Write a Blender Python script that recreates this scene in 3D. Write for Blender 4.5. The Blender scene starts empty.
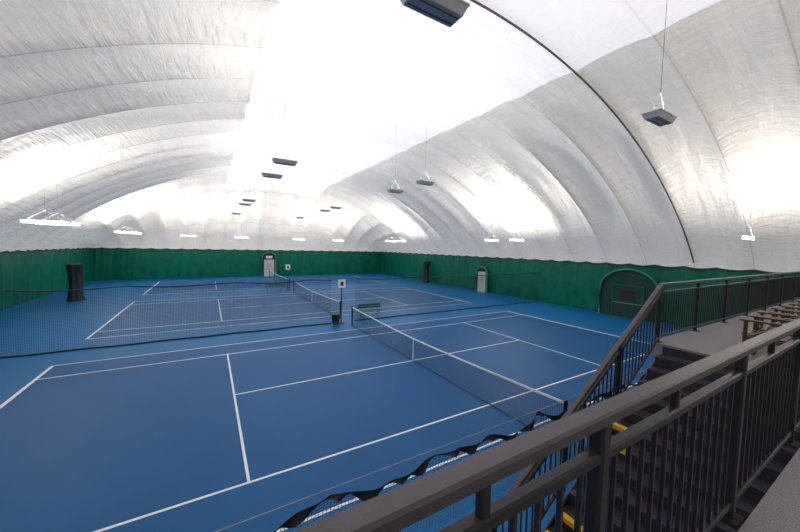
import bpy, math, random
from mathutils import Vector, Matrix
random.seed(3)
sc=bpy.context.scene
try:
    sc.view_settings.view_transform='Standard'; sc.view_settings.look='None'
except Exception: pass
COL=sc.collection
RS=2.5   # rib spacing of the dome panels (m); a seam falls on the arch cable at y=-3

# ------------------------------------------------------------------ materials
def newmat(name):
    m=bpy.data.materials.new(name); m.use_nodes=True
    return m,m.node_tree.nodes,m.node_tree.links,m.node_tree.nodes['Principled BSDF']
def mat(name,col,rough=.6,metal=0,var=.08,scale=8,bump=0,bscale=40,emit=0,ecol=None,spec=.5):
    m,N,L,b=newmat(name)
    b.inputs['Roughness'].default_value=rough; b.inputs['Metallic'].default_value=metal
    b.inputs['Specular IOR Level'].default_value=spec
    tc=N.new('ShaderNodeTexCoord'); n=N.new('ShaderNodeTexNoise'); n.inputs['Scale'].default_value=scale
    n.inputs['Detail'].default_value=4
    L.new(tc.outputs['Object'],n.inputs['Vector'])
    r=N.new('ShaderNodeValToRGB')
    r.color_ramp.elements[0].position=.3; r.color_ramp.elements[1].position=.7
    r.color_ramp.elements[0].color=tuple(c*(1-var) for c in col)+(1,)
    r.color_ramp.elements[1].color=tuple(min(1,c*(1+var)) for c in col)+(1,)
    L.new(n.outputs['Fac'],r.inputs['Fac']); L.new(r.outputs['Color'],b.inputs['Base Color'])
    if bump:
        n2=N.new('ShaderNodeTexNoise'); n2.inputs['Scale'].default_value=bscale; n2.inputs['Detail'].default_value=3
        L.new(tc.outputs['Object'],n2.inputs['Vector'])
        bp=N.new('ShaderNodeBump'); bp.inputs['Strength'].default_value=bump; bp.inputs['Distance'].default_value=.05
        L.new(n2.outputs['Fac'],bp.inputs['Height']); L.new(bp.outputs['Normal'],b.inputs['Normal'])
    if emit:
        b.inputs['Emission Color'].default_value=tuple(ecol or col)+(1,); b.inputs['Emission Strength'].default_value=emit
    return m

def vinyl(name,col,emit=0,ecol=(1,1,1),bstr=.6,rough=.35):
    m,N,L,b=newmat(name)
    b.inputs['Roughness'].default_value=rough
    uv=N.new('ShaderNodeUVMap'); uv.uv_map='UVMap'
    mp=N.new('ShaderNodeMapping'); mp.inputs['Scale'].default_value=(4.0,.9,1)
    L.new(uv.outputs['UV'],mp.inputs['Vector'])
    n=N.new('ShaderNodeTexNoise'); n.inputs['Scale'].default_value=1.3; n.inputs['Detail'].default_value=5
    n.inputs['Roughness'].default_value=.6; n.inputs['Distortion'].default_value=.8
    L.new(mp.outputs['Vector'],n.inputs['Vector'])
    mp2=N.new('ShaderNodeMapping'); mp2.inputs['Scale'].default_value=(.35,2.2,1)
    L.new(uv.outputs['UV'],mp2.inputs['Vector'])
    n2=N.new('ShaderNodeTexNoise'); n2.inputs['Scale'].default_value=1.0; n2.inputs['Detail'].default_value=3
    L.new(mp2.outputs['Vector'],n2.inputs['Vector'])
    sp=N.new('ShaderNodeSeparateXYZ'); L.new(uv.outputs['UV'],sp.inputs['Vector'])
    dv=N.new('ShaderNodeMath'); dv.operation='DIVIDE'; dv.inputs[1].default_value=RS
    L.new(sp.outputs['Y'],dv.inputs[0])
    fr=N.new('ShaderNodeMath'); fr.operation='FRACT'; L.new(dv.outputs[0],fr.inputs[0])
    pp=N.new('ShaderNodeMath'); pp.operation='PINGPONG'; pp.inputs[1].default_value=.5
    L.new(fr.outputs[0],pp.inputs[0])
    mr=N.new('ShaderNodeMapRange'); mr.inputs['From Min'].default_value=0; mr.inputs['From Max'].default_value=.016
    mr.inputs['To Min'].default_value=.5; mr.inputs['To Max'].default_value=1
    L.new(pp.outputs[0],mr.inputs['Value'])
    mg=N.new('ShaderNodeMapRange'); mg.inputs['From Min'].default_value=0; mg.inputs['From Max'].default_value=.4
    mg.inputs['To Min'].default_value=1.0; mg.inputs['To Max'].default_value=.45
    L.new(pp.outputs[0],mg.inputs['Value'])
    mu=N.new('ShaderNodeMath'); mu.operation='MULTIPLY'; L.new(n.outputs['Fac'],mu.inputs[0]); L.new(mg.outputs[0],mu.inputs[1])
    ad=N.new('ShaderNodeMath'); ad.operation='ADD'; L.new(mu.outputs[0],ad.inputs[0]); L.new(n2.outputs['Fac'],ad.inputs[1])
    bp=N.new('ShaderNodeBump'); bp.inputs['Strength'].default_value=bstr; bp.inputs['Distance'].default_value=.26
    L.new(ad.outputs[0],bp.inputs['Height']); L.new(bp.outputs['Normal'],b.inputs['Normal'])
    mx=N.new('ShaderNodeMix'); mx.data_type='RGBA'; mx.blend_type='MULTIPLY'; mx.inputs['Factor'].default_value=1
    mx.inputs['A'].default_value=tuple(col)+(1,); L.new(mr.outputs[0],mx.inputs['B'])
    L.new(mx.outputs['Result'],b.inputs['Base Color'])
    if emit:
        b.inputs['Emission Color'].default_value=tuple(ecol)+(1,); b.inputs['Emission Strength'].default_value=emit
    return m

def netmat(name,col,cell,width):
    m,N,L,b=newmat(name)
    b.inputs['Base Color'].default_value=tuple(col)+(1,); b.inputs['Roughness'].default_value=.8
    uv=N.new('ShaderNodeUVMap'); uv.uv_map='UVMap'; sp=N.new('ShaderNodeSeparateXYZ'); L.new(uv.outputs['UV'],sp.inputs['Vector'])
    o=[]
    for ax in 'XY':
        d=N.new('ShaderNodeMath'); d.operation='DIVIDE'; d.inputs[1].default_value=cell; L.new(sp.outputs[ax],d.inputs[0])
        fr=N.new('ShaderNodeMath'); fr.operation='FRACT'; L.new(d.outputs[0],fr.inputs[0])
        lt=N.new('ShaderNodeMath'); lt.operation='LESS_THAN'; lt.inputs[1].default_value=width/cell; L.new(fr.outputs[0],lt.inputs[0]); o.append(lt)
    mxm=N.new('ShaderNodeMath'); mxm.operation='MAXIMUM'; L.new(o[0].outputs[0],mxm.inputs[0]); L.new(o[1].outputs[0],mxm.inputs[1])
    L.new(mxm.outputs[0],b.inputs['Alpha'])
    return m

M_vin=vinyl('dome_vinyl_with_glow',(.89,.85,.80),emit=.20,ecol=(1,.94,.88),bstr=1.0,rough=.28)  # even warm emission added to brighten the vinyl, standing in for daylight through it
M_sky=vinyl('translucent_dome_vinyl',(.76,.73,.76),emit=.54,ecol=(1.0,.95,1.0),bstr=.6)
M_green=mat('green_curtain_vinyl',(.001,.150,.092),.45,var=.22,scale=1.2,bump=.6,bscale=3,spec=.22)
M_greenlt=mat('green_trim',(.03,.26,.16),.5)
M_greendk=mat('dark_green_vinyl',(.002,.045,.030),.6)
M_out=mat('court_blue_outer',(.006,.138,.36),.45,var=.06,scale=.35,bump=.08,bscale=300,spec=.2)
M_in=mat('court_blue_inner',(.004,.092,.27),.45,var=.06,scale=.4,bump=.08,bscale=300,spec=.2)
M_line=mat('white_line_paint',(.8,.82,.84),.6,var=.03)
M_net=netmat('tennis_netting',(.012,.014,.018),.045,.006)
M_div=netmat('divider_netting',(.02,.03,.04),.06,.006)
M_div2=netmat('barrier_netting',(.02,.03,.04),.05,.005)
M_white=mat('white_webbing',(.8,.8,.8),.6)
M_black=mat('black_vinyl',(.012,.013,.016),.5,var=.2)
M_rail=mat('bronze_rail_paint',(.018,.015,.018),.35,var=.12,scale=20,bump=.05,bscale=200,spec=.4)
M_hand=mat('handrail_metal',(.062,.052,.056),.34,var=.12,scale=14,bump=.05,bscale=150)
M_step=mat('rubber_step',(.030,.026,.038),.5,var=.15,scale=12)
M_yel=mat('yellow_safety_paint',(.80,.42,.01),.5)
M_carpet=mat('grey_speckled_flooring',(.24,.23,.24),.85,var=.45,scale=120,bump=.2,bscale=220)
M_conc=mat('concrete_block',(.10,.10,.11),.8,var=.2,scale=3)
M_wood=mat('brown_wood',(.085,.038,.023),.4,var=.3,scale=9)
M_metal=mat('galvanised_metal',(.35,.35,.37),.4,.7)
M_fix=mat('fixture_grey_enamel',(.46,.48,.50),.5)
M_fixw=mat('fixture_white_enamel',(.8,.8,.8),.4)
M_tube=mat('fluorescent_tube',(1,1,1),.4,emit=6,ecol=(1,.98,.95))
M_cable=mat('grey_cable',(.10,.10,.105),.6)
M_bench=mat('green_bench_paint',(.01,.16,.09),.5)
M_door=mat('white_door_paint',(.6,.6,.58),.5)
M_sign=mat('white_sign_board',(.85,.85,.85),.5)
M_exit=mat('exit_red_letters',(.8,.03,.02),.5,emit=1.0)

# ------------------------------------------------------------------ mesh builder
class MB:
    def __init__(s): s.v=[];s.f=[];s.m=[];s.mats=[];s.uv=[];s.sm=[]
    def mi(s,m):
        if m not in s.mats: s.mats.append(m)
        return s.mats.index(m)
    def face(s,ids,m,uv=None,smooth=False):
        s.f.append(ids); s.m.append(s.mi(m)); s.uv.append(uv); s.sm.append(smooth)
    def box(s,x0,x1,y0,y1,z0,z1,m):
        b=len(s.v)
        s.v+=[(x0,y0,z0),(x1,y0,z0),(x1,y1,z0),(x0,y1,z0),(x0,y0,z1),(x1,y0,z1),(x1,y1,z1),(x0,y1,z1)]
        for q in((3,2,1,0),(4,5,6,7),(0,1,5,4),(1,2,6,5),(2,3,7,6),(3,0,4,7)): s.face([b+i for i in q],m)
    def beam(s,p0,p1,w,h,m,up=(0,0,1)):
        p0=Vector(p0);p1=Vector(p1);d=(p1-p0).normalized();up=Vector(up)
        r=d.cross(up)
        if r.length<1e-4: r=d.cross(Vector((1,0,0)))
        r.normalize(); u=r.cross(d).normalized(); c=min(w,h)*.18
        prof=[(-w/2+c,-h/2),(w/2-c,-h/2),(w/2,-h/2+c),(w/2,h/2-c),(w/2-c,h/2),(-w/2+c,h/2),(-w/2,h/2-c),(-w/2,-h/2+c)]
        b=len(s.v)
        for p in(p0,p1):
            for a,e in prof: s.v.append(tuple(p+r*a+u*e))
        n=8
        for i in range(n): s.face([b+i,b+(i+1)%n,b+n+(i+1)%n,b+n+i],m)
        s.face([b+i for i in reversed(range(n))],m); s.face([b+n+i for i in range(n)],m)
    def tube(s,pts,r,m,n=8,cap=True):
        b=len(s.v); P=[Vector(p) for p in pts]
        for i,p in enumerate(P):
            d=(P[min(i+1,len(P)-1)]-P[max(i-1,0)]).normalized()
            a=d.cross(Vector((0,0,1)))
            if a.length<1e-3: a=d.cross(Vector((1,0,0)))
            a.normalize(); e=a.cross(d)
            rr=r[i] if isinstance(r,(list,tuple)) else r
            for k in range(n):
                t=2*math.pi*k/n; s.v.append(tuple(p+a*math.cos(t)*rr+e*math.sin(t)*rr))
        for i in range(len(P)-1):
            for k in range(n):
                s.face([b+i*n+k,b+i*n+(k+1)%n,b+(i+1)*n+(k+1)%n,b+(i+1)*n+k],m,None,True)
        if cap:
            s.face([b+k for k in range(n)],m); s.face([b+(len(P)-1)*n+k for k in reversed(range(n))],m)
    def grid(s,fn,nu,nv,m,uvfn=None,matfn=None,smooth=True):
        b=len(s.v)
        for i in range(nu+1):
            for j in range(nv+1): s.v.append(tuple(fn(i,j)))
        for i in range(nu):
            for j in range(nv):
                ids=[(i,j),(i+1,j),(i+1,j+1),(i,j+1)]
                uv=[uvfn(a,c) for a,c in ids] if uvfn else None
                s.face([b+a*(nv+1)+c for a,c in ids],matfn(i,j) if matfn else m,uv,smooth)
    def obj(s,name,parent=None,loc=None,rot=None):
        me=bpy.data.meshes.new(name); me.from_pydata(s.v,[],s.f)
        for m in s.mats: me.materials.append(m)
        for p,mi,sm in zip(me.polygons,s.m,s.sm): p.material_index=mi; p.use_smooth=sm
        if any(u for u in s.uv):
            l=me.uv_layers.new(name='UVMap')
            for p,u in zip(me.polygons,s.uv):
                if u:
                    for k,li in enumerate(p.loop_indices): l.data[li].uv=u[k]
        me.update()
        o=bpy.data.objects.new(name,me); COL.objects.link(o)
        if parent: o.parent=parent
        if loc: o.location=loc
        if rot: o.rotation_euler=rot
        return o
def empty(name,loc=(0,0,0)):
    e=bpy.data.objects.new(name,None); e.empty_display_size=.2; e.location=loc; COL.objects.link(e); return e

# ------------------------------------------------------------------ dimensions (metres)
W=18.5; Y0=-22.0; Y1=38.5; ZG=3.65; HT=12.0; EL=13.0; BAND=5.2
SP=14.72           # court spacing
BZ=2.85            # balcony floor

# ------------------------------------------------------------------ dome (ceiling)
NU=180
def build_dome():
    mb=MB()
    th=[-math.pi/2+math.pi*i/NU for i in range(NU+1)]
    xs=[math.sin(t) for t in th]
    for t in(-BAND/W,BAND/W):
        k=min(range(NU+1),key=lambda i:abs(xs[i]-t)); xs[k]=t
    fx=[max(0,1-x*x)**.85 for x in xs]
    arc=[0]
    for i in range(1,NU+1):
        arc.append(arc[-1]+math.hypot((xs[i]-xs[i-1])*W,(fx[i]-fx[i-1])*(HT-ZG)))
    ys=[]
    ne=48
    for j in range(ne): ys.append(Y0+EL*(1-math.cos(math.pi/2*j/ne)))
    a=Y0+EL; b=Y1-EL; n=int(round((b-a)/.25))
    for j in range(n+1): ys.append(a+(b-a)*j/n)
    for j in range(1,ne+1): ys.append(b+EL*math.sin(math.pi/2*j/ne))
    def g(y):
        t=0
        if y>Y1-EL: t=(y-(Y1-EL))/EL
        if y<Y0+EL: t=((Y0+EL)-y)/EL
        return max(0,1-min(1,t)**2.2)**.62,min(1,t)
    def fn(i,j):
        x=xs[i]*W; y=ys[j]; gg,t=g(y)
        z=ZG+(HT-ZG)*fx[i]*gg
        s=((y+3.0)/RS)%1.0; bl=abs(1-(2*s-1)**2)**.8
        ax=abs(xs[i])
        k=.10+.72*min(1,max(0,(ax-.25)/.35))
        k*=min(1,(1-ax)*6)
        k*=(1-t)**.5
        s2=((x+1.0)/2.1)%1.0; b2=abs(1-(2*s2-1)**2)**.8
        k2=1.2*min(1,t*1.4)*min(1,(1-t)*7+.1)*min(1,(1-ax)*8)
        nx=xs[i]*.9; nz=.55
        l=math.hypot(nx,nz); nx/=l;nz/=l
        x+=nx*k*bl; z+=nz*k*bl
        sg=1 if y>0 else -1
        y+=sg*k2*b2*.8; z+=k2*b2*.4
        return (x,y,z)
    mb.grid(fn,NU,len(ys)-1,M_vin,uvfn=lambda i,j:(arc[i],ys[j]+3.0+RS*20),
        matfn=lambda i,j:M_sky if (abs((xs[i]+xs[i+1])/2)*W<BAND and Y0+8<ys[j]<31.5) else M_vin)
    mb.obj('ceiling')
build_dome()

def curtain(name,p0,p1,amp=.07):
    mb=MB(); p0=Vector(p0);p1=Vector(p1); L=(p1-p0).length; d=(p1-p0)/L; nrm=Vector((-d.y,d.x,0))
    n=int(L/.12); nv=10
    def f(i,j):
        s=L*i/n; h=j/nv
        a=amp*(.35+.65*abs(2*h-1))*(math.sin(s*2.1)+.5*math.sin(s*5.3+1)+.4*math.sin(s*11+h*3))
        sag=-.10*abs(math.sin(s*math.pi/1.5))*h
        p=p0+d*s+nrm*(a+.12+.25*math.sin(h*math.pi)*.4)
        return (p.x,p.y,(ZG+.12+sag)*h)
    mb.grid(f,n,nv,M_green)
    def f2(i,j):
        s=L*i/n; a=amp*(math.sin(s*2.1)+.5*math.sin(s*5.3+1)+.4*math.sin(s*11+3))
        sag=-.10*abs(math.sin(s*math.pi/1.5))
        p=p0+d*s+nrm*(a+.16); return (p.x,p.y,ZG+.13+sag-.13*j)
    mb.grid(f2,n,1,M_greendk)
    return mb.obj(name)
curtain('wall_right',(W,Y0,0),(W,Y1,0))
curtain('wall_far',(W,Y1,0),(-W,Y1,0))
curtain('wall_left',(-W,Y1,0),(-W,Y0,0))
curtain('wall_near',(-W,Y0,0),(W,Y0,0))

# ------------------------------------------------------------------ floor and courts
mb=MB(); mb.box(-W-.3,W+.3,Y0-.3,Y1+.3,-.2,0,M_out); mb.obj('floor')
def court(cy):
    e=empty('tennis_court',(0,cy,0))
    mb=MB(); mb.box(-11.885,11.885,-5.485,5.485,-.001,.003,M_in); mb.obj('playing_surface',e)
    mb=MB(); w=.055; z0,z1=.002,.006
    def ln(x0,x1,y0,y1): mb.box(x0,x1,y0,y1,z0,z1,M_line)
    for s in(-1,1):
        ln(-11.885,11.885,s*5.485-w/2,s*5.485+w/2); ln(-11.885,11.885,s*4.115-w/2,s*4.115+w/2)
        ln(s*11.885-.05,s*11.885+.05,-5.51,5.51); ln(s*6.4-w/2,s*6.4+w/2,-4.115,4.115)
        ln(s*11.78-.1,s*11.78+.1,-w/2,w/2)
    ln(-6.4,6.4,-w/2,w/2)
    mb.obj('court_lines',e)
def net(cy):
    e=empty('tennis_net',(0,cy,0))
    H=lambda y:.914+.156*(abs(y)/6.4)**1.5
    mb=MB(); n=32
    Y=lambda i:-6.4+12.8*i/n
    mb.grid(lambda i,j:(.03*math.sin(i*.9)*(1-j),Y(i),.02+(H(Y(i))-.02)*j),n,1,M_net,uvfn=lambda i,j:(Y(i)+10,H(Y(i))*j))
    mb.obj('mesh',e)
    mb=MB()
    for i in range(n): mb.beam((0,Y(i),H(Y(i))-.02),(0,Y(i+1),H(Y(i+1))-.02),.03,.055,M_white)
    mb.beam((0,0,0.01),(0,0,.9),.012,.05,M_white,up=(0,1,0))
    mb.obj('headband',e)
    mb=MB()
    for s in(-1,1):
        mb.tube([(0,s*6.40,0),(0,s*6.40,1.10)],.045,M_black,12); mb.tube([(0,s*6.40,1.10),(0,s*6.40,1.13)],.055,M_black,12)
        mb.box(-.03,.09,s*6.40-.03,s*6.40+.03,.72,.86,M_metal)
    mb.beam((0,-6.4,.03),(0,6.4,.03),.02,.02,M_black)
    mb.obj('posts',e)
for k in range(3): court(SP*k); net(SP*k)

# ------------------------------------------------------------------ divider nets
def divider(name,y,x0,x1,h,m):
    mb=MB(); n=int(abs(x1-x0)/.5)
    X=lambda i:x0+(x1-x0)*i/n
    T=lambda x:h-.10*abs(math.sin((x-x0)*math.pi/4))
    mb.grid(lambda i,j:(X(i),y+.06*math.sin(i*1.1+j),T(X(i))*j/4),n,4,m,uvfn=lambda i,j:(X(i)+40,T(X(i))*j/4))
    mb.tube([(X(i),y+.06*math.sin(i*1.1+4),T(X(i))) for i in range(n+1)],.03,M_black,6)
    mb.tube([(X(i),y+.06*math.sin(i*1.1),.035) for i in range(n+1)],.035,M_black,6)
    return mb.obj(name)
divider('divider_net',7.36,-18.1,-.9,2.6,M_div)
divider('divider_net',7.36,.6,18.1,2.6,M_div)

def barrier():
    e=empty('barrier_net'); y=-6.68; x0,x1=-16.4,12.5; h=1.36
    mb=MB(); n=int((x1-x0)/.06)
    X=lambda i:x0+(x1-x0)*i/n
    def top(x):
        s=(x+.45*math.sin(x*.9))/1.75; return h-.06-.17*abs(math.sin(s*math.pi))**.7-.03*math.sin(x*5.3)
    def wob(x,z): return y+.05*math.sin(x*4.1)+.03*math.sin(x*9+z*4)
    mb.grid(lambda i,j:(X(i),wob(X(i),j)+.02,top(X(i))-.03-(top(X(i))-.05)*j/5),n,5,M_div2,
            uvfn=lambda i,j:(X(i)+40,1-(top(X(i)))*j/5))
    mb.obj('netting',e)
    mb=MB()
    mb.grid(lambda i,j:(X(i),wob(X(i),0)+.07*math.sin(X(i)*13+j)*j*.5,top(X(i))-(.085+.04*math.sin(X(i)*7)+.02*math.sin(X(i)*19))*j/2),n,2,M_black)
    mb.obj('fabric_hem',e)
    mb=MB(); mb.tube([(x0,y,h),(x1,y,h)],.007,M_metal,6)
    for x in(x0,.25,x1):
        mb.tube([(x,y,0),(x,y,h+.02)],.02,M_black,8); mb.tube([(x,y,0),(x,y,.02)],.11,M_black,12)
    mb.obj('cable_and_posts',e)
barrier()

def bundle(x,y):
    mb=MB(); n=28
    def f(i,j):
        t=2*math.pi*i/n; z=2.75*j/10; r=(.42+.06*math.sin(6*t)+.04*math.sin(11*t+j))*(1.0-.22*math.sin(math.pi*j/10)+.12*(j<1))
        return (x+r*math.cos(t),y+r*1.1*math.sin(t),z)
    mb.grid(f,n,10,M_black)
    b=len(mb.v); 
    for i in range(n): mb.v.append(f(i,10))
    mb.face([b+i for i in range(n)],M_black)
    mb.obj('gathered_divider_net')
bundle(-15.6,22.3); bundle(17.4,23.6)

# ------------------------------------------------------------------ benches, sign posts
def bench(x,y,rot):
    mb=MB()
    for dx in(-.6,.6):
        mb.beam((dx,-.18,0),(dx,-.12,.43),.05,.05,M_metal); mb.beam((dx,.18,0),(dx,.16,.85),.05,.05,M_metal)
        mb.beam((dx,-.2,.42),(dx,.18,.42),.05,.04,M_metal)
    for k in range(3): mb.beam((-.8,-.15+.13*k,.46),(.8,-.15+.13*k,.46),.11,.03,M_bench)
    for k in range(2): mb.beam((-.8,.15,.62+.16*k),(.8,.15,.62+.16*k),.03,.12,M_bench)
    mb.obj('court_bench',None,(x,y,0),(0,0,rot))
bench(-1.7,21.6,math.pi); bench(1.9,8.0,0)
def signpost(x,y,h=2.35):
    mb=MB(); mb.tube([(x,y,0),(x,y,.04)],.22,M_black,16); mb.tube([(x,y,.04),(x,y,h)],.03,M_black,8)
    mb.box(x-.22,x+.22,y-.05,y-.03,h-.25,h+.25,M_sign)
    mb.box(x-.09,x+.09,y-.054,y-.051,h-.13,h+.11,M_black)
    mb.obj('court_sign_post')
signpost(-.35,7.2); signpost(-.35,22.1)
def waste(x,y):
    mb=MB(); n=16
    mb.tube([(x,y,0),(x,y,.62)],[.19,.24],M_black,n); mb.tube([(x,y,.62),(x,y,.66)],.26,M_black,n)
    mb.obj('waste_bin')
waste(-.8,6.9)

# ------------------------------------------------------------------ doors
def arch_pts(w,h,n=16):
    r=w/2; P=[(-r,0)]
    for k in range(n+1):
        t=math.pi-math.pi*k/n; P.append((r*math.cos(t),h-r*.8+r*.8*math.sin(t)))
    P.append((r,0)); return P
def arch_door(name,w,h,loc,rot,fill,dw,dh,dm,trim=None,fr=None,rt=.09):
    e=empty(name,loc); e.rotation_euler=(0,0,rot)
    P=arch_pts(w,h); mb=MB()
    mb.tube([(a,-.15,b) for a,b in P],rt,trim or M_greenlt,10)
    b=len(mb.v)
    for a,c in P: mb.v.append((a,-.02,c))
    mb.face([b+i for i in range(len(P))],fill)
    for i in range(len(P)-1):
        (a,c),(a2,c2)=P[i],P[i+1]; k=len(mb.v); mb.v+=[(a,-.15,c),(a2,-.15,c2),(a2,.1,c2),(a,.1,c)]; mb.face([k,k+1,k+2,k+3],M_green)
    mb.obj('arch_frame',e)
    fr=fr or M_door
    mb=MB(); mb.box(-dw/2,dw/2,-.10,-.04,0,dh,dm)
    for s in(-1,1): mb.box(s*dw/2-.04,s*dw/2+.04,-.13,-.03,0,dh+.04,fr)
    mb.box(-dw/2-.04,dw/2+.04,-.13,-.03,dh,dh+.08,fr)
    mb.box(-dw/4,dw/4,-.112,-.101,dh*.55,dh*.85,M_fix if fr is M_door else M_black); mb.box(-dw/2+.06,dw/2-.06,-.16,-.11,.98,1.03,M_metal)
    mb.obj('leaf',e)
    return e
FY=Y1-.55
d=arch_door('door_1',1.8,3.4,(.3,FY,0),0,M_greendk,1.25,2.3,M_door)
c=bpy.data.curves.new('exit_text','FONT'); c.body='EXIT'; c.size=.28; c.align_x='CENTER'; c.extrude=.01
t=bpy.data.objects.new('exit_lettering',c); COL.objects.link(t); t.parent=d; t.location=(0,-.165,2.62); t.rotation_euler=(math.pi/2,0,0); c.materials.append(M_exit)
mb=MB(); mb.box(-.42,.42,-.16,-.06,2.55,2.92,M_sign); mb.obj('exit_sign_box',d)
arch_door('door_2',1.5,2.6,(W-.45,14.2,0),-math.pi/2,M_greendk,1.0,2.05,M_door)
e=arch_door('door_3',3.6,3.35,(W-.5,.3,0),-math.pi/2,M_greendk,1.9,2.2,M_greendk,trim=M_greenlt,fr=M_green,rt=.07)

# ------------------------------------------------------------------ light fixtures
def uplight(loc,power,kind,top):
    e=empty('pendant_light_fixture',loc)
    mb=MB()
    if kind=='box':
        L,Wd,h=.80,.34,.12
        k=len(mb.v)
        mb.v+=[(-L/2+.05,-Wd/2+.05,-h/2),(L/2-.05,-Wd/2+.05,-h/2),(L/2-.05,Wd/2-.05,-h/2),(-L/2+.05,Wd/2-.05,-h/2),
               (-L/2,-Wd/2,h/2),(L/2,-Wd/2,h/2),(L/2,Wd/2,h/2),(-L/2,Wd/2,h/2)]
        for q in((3,2,1,0),(0,1,5,4),(1,2,6,5),(2,3,7,6),(3,0,4,7)): mb.face([k+i for i in q],M_fix)
        for s in(-1,1):
            mb.beam((-L/2,s*Wd/2,h/2),(L/2,s*Wd/2,h/2),.025,.025,M_fixw); mb.beam((s*L/2,-Wd/2,h/2),(s*L/2,Wd/2,h/2),.025,.025,M_fixw)
            mb.beam((-L/2+.08,s*.06,-h/2-.006),(L/2-.08,s*.06,-h/2-.006),.012,.014,M_cable)
        mb.beam((-L/2+.06,0,0),(L/2-.06,0,0),.06,.05,M_tube)
        for s in(-1,1): mb.tube([(s*L*.38,0,h/2),(0,0,.55)],.004,M_cable,5)
        ar=(.7,.26)
    else:
        L,Wd=1.7,.16
        mb.beam((-L/2,0,0),(L/2,0,0),Wd,.05,M_fixw)
        mb.beam((-L/2+.05,0,.05),(L/2-.05,0,.05),.05,.05,M_tube)
        mb.beam((-L/2+.05,0,-.045),(L/2-.05,0,-.045),.06,.04,M_tube)
        for s in(-1,1): mb.tube([(s*L*.4,0,.05),(0,0,.55)],.004,M_cable,5)
        ar=(1.5,.14)
    mb.tube([(0,0,.55),(0,0,top-loc[2])],.005,M_cable,5)
    mb.obj('housing',e)
    l=bpy.data.lights.new('lamp','AREA'); l.shape='RECTANGLE'; l.size=ar[0]; l.size_y=ar[1]; l.energy=power; l.color=(1,.95,.89)
    lo=bpy.data.objects.new('lamp',l); COL.objects.link(lo); lo.parent=e; lo.location=(0,0,.12); lo.rotation_euler=(math.pi,0,0)
    return e
for y in(-7.35,1.25,3.9,12.9,15.5,24.0):
    uplight((1.25,y,7.4),95,'box',11.9)
    uplight((-4.7,y,7.4),95,'box',11.4)
for y in(-15,-6.2,6.3,8.9,24,26.5):
    uplight((13.6,y,5.3),180 if y==-6.2 else 230,'bar',7.9)
for y in(-15,-5,11.0,12.5,28,30.5):
    uplight((-13.6,y,5.35),230,'bar',7.9)
for x in(-9,-3.5,3.5,9):
    uplight((x,33.8,5.3),190,'bar',9.0)

def vz(x): 
    return ZG+(HT-ZG)*max(0,1-(x/W)**2)**.85
mb=MB(); P=[]
for i in range(81):
    x=-W*.985+2*W*.985*i/80; P.append((x,-3.0,vz(x)-.06))
mb.tube(P,.036,M_cable,8); mb.obj('arch_cable')

# ------------------------------------------------------------------ balcony
mb=MB(); mb.box(-17.9,17.9,-21.6,-10.05,BZ-.25,BZ,M_carpet)
mb.box(.25,17.9,-10.05,-7.85,BZ-.25,BZ,M_carpet)
mb.obj('balcony_floor')
mb=MB(); mb.box(-17.9,17.9,-10.35,-10.2,0,BZ-.25,M_conc); mb.obj('wall_balcony_base')
mb=MB(); mb.box(.5,17.9,-8.05,-7.9,0,BZ-.25,M_conc); mb.obj('wall_landing_base')
mb=MB(); mb.box(.42,.55,-10.2,-8.05,0,BZ-.25,M_conc); mb.obj('wall_landing_side')

def railing(name,x0,x1,y,zf,posts,slope=0,hgt=1.1,stubs=()):
    e=empty(name); Z=lambda x:zf+slope*(x-x1)
    mb=MB()
    mb.beam((x0,y,Z(x0)+hgt),(x1,y,Z(x1)+hgt),.075,.05,M_hand)
    mb.obj('top_handrail',e)
    mb=MB()
    mb.beam((x0,y,Z(x0)+hgt-.15),(x1,y,Z(x1)+hgt-.15),.045,.045,M_rail)
    mb.beam((x0,y,Z(x0)+.10),(x1,y,Z(x1)+.10),.04,.04,M_rail)
    for p in posts:
        mb.beam((p,y,Z(p)-.02),(p,y,Z(p)+hgt-.02),.06,.06,M_rail,up=(0,1,0))
        if slope==0: mb.box(p-.07,p+.07,y-.06,y+.06,Z(p)-.01,Z(p)+.015,M_rail)
    for p in stubs:
        mb.beam((p,y,Z(p)+hgt-.15),(p,y,Z(p)+hgt-.02),.035,.035,M_rail,up=(0,1,0))
    mb.obj('rails_and_posts',e)
    mb=MB(); n=int((x1-x0)/.115)
    for i in range(1,n):
        x=x0+(x1-x0)*i/n
        if any(abs(x-p)<.045 for p in posts): continue
        mb.beam((x,y,Z(x)+.10),(x,y,Z(x)+hgt-.15),.019,.019,M_rail,up=(0,1,0))
    mb.obj('balusters',e)
    return e
railing('balcony_railing',-9.6,.25,-9.98,BZ,[-9.55,-7.42,-5.78,-4.14,-2.5,-.86,.2],stubs=[-8.4,-6.37,-5.12,-3.4,-1.7])
railing('balcony_railing',.3,17.7,-7.92,BZ,[.35,2.2,4.05,5.9,7.75,9.6,11.45,13.3,15.15,17.6])
SL=.178/.28
railing('stair_railing',-4.1,.2,-7.98,BZ,[-4.05,-2.6,-1.2],slope=SL)

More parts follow.
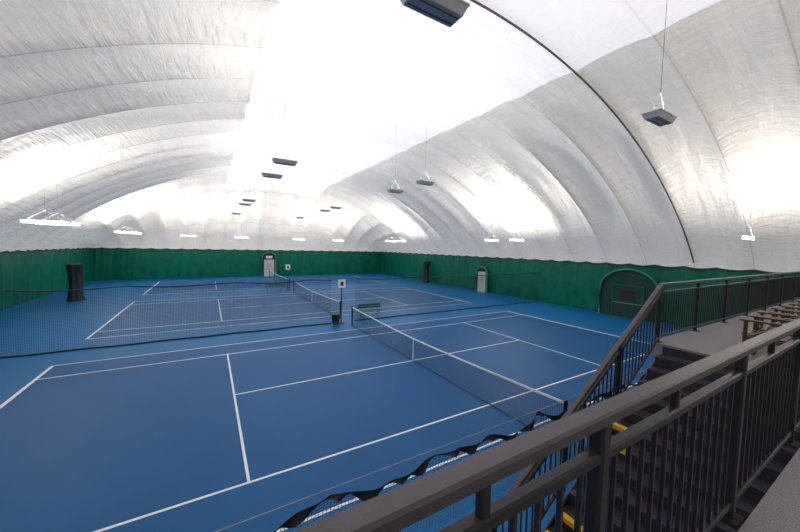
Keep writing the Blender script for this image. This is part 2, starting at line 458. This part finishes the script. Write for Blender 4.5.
e=empty('staircase')
mb=MB()
for k in range(15):
    zt=BZ-.178*(k+1); x1=.25-.28*k; x0=x1-.28
    mb.box(x0-.025,x1,-9.85,-8.05,zt-.045,zt,M_step)
    mb.box(x1-.02,x1,-9.85,-8.05,zt,zt+.14,M_step)
    for q in range(4): mb.box(x0+.02+.06*q,x0+.04+.06*q,-9.8,-8.10,zt,zt+.004,M_step)
mb.obj('treads',e)
mb=MB()
for k in(5,6,10,11,12,13,14):
    zt=BZ-.178*(k+1); x0=.25-.28*(k+1)
    mb.box(x0-.035,x0+.05,-8.42,-8.06,zt-.06,zt+.01,M_yel)
mb.obj('nosing_markers',e)
mb=MB()
for y in(-8.04,-9.88):
    mb.beam((.2,y,BZ-.28),(-4.05,y,-.02),.03,.22,M_rail)
mb.obj('stringers',e)

# ------------------------------------------------------------------ wooden chairs on the landing
def chair(x,y,rot):
    mb=MB(); w=.56; m=M_wood
    for s in(-1,1):
        mb.beam((s*w/2,-.24,0),(s*w/2,-.24,.64),.045,.05,m); mb.beam((s*w/2,.24,0),(s*w/2,.34,.92),.045,.05,m)
        mb.beam((s*w/2,-.30,.655),(s*w/2,.32,.655),.07,.028,m); mb.beam((s*w/2,-.24,.38),(s*w/2,.27,.36),.03,.06,m)
    for k in range(7):
        yy=-.25+.08*k; mb.beam((-w/2,yy,.425-.02*k/6),(w/2,yy,.425-.02*k/6),.065,.02,m)
    mb.beam((-w/2,.34,.90),(w/2,.34,.90),.03,.07,m); mb.beam((-w/2,.27,.50),(w/2,.27,.50),.03,.05,m)
    for k in range(6):
        xx=-w/2+.07+.084*k; mb.beam((xx,.275,.50),(xx,.335,.89),.045,.016,m,up=(0,1,0))
    mb.obj('wooden_armchair',None,(x,y,BZ),(0,0,rot))
for i in range(7):
    chair(.66+.72*i,-9.3+.05*math.sin(i*2.3),math.pi*(1.0+.03*math.sin(i*1.7)))

# ------------------------------------------------------------------ world + camera
w=bpy.data.worlds.new('outside'); sc.world=w; w.use_nodes=True
w.node_tree.nodes['Background'].inputs[0].default_value=(.7,.8,1,1); w.node_tree.nodes['Background'].inputs[1].default_value=.6
cd=bpy.data.cameras.new('camera'); co=bpy.data.objects.new('camera',cd); COL.objects.link(co); sc.camera=co
cd.sensor_width=36; cd.sensor_fit='HORIZONTAL'; cd.lens=320.7435/800*36; cd.clip_start=.05; cd.clip_end=300
yaw,pit,rol=[math.radians(a) for a in(30.821,3.357,1.279)]
fw=Vector((math.sin(yaw)*math.cos(pit),math.cos(yaw)*math.cos(pit),-math.sin(pit)))
r=Vector((math.cos(yaw),-math.sin(yaw),0)); u=r.cross(fw)
r2=r*math.cos(rol)+u*math.sin(rol); u2=-r*math.sin(rol)+u*math.cos(rol)
R=Matrix((r2,u2,-fw)).transposed().to_4x4(); R.translation=Vector((-7.0088,-10.5784,4.5479))
co.matrix_world=R
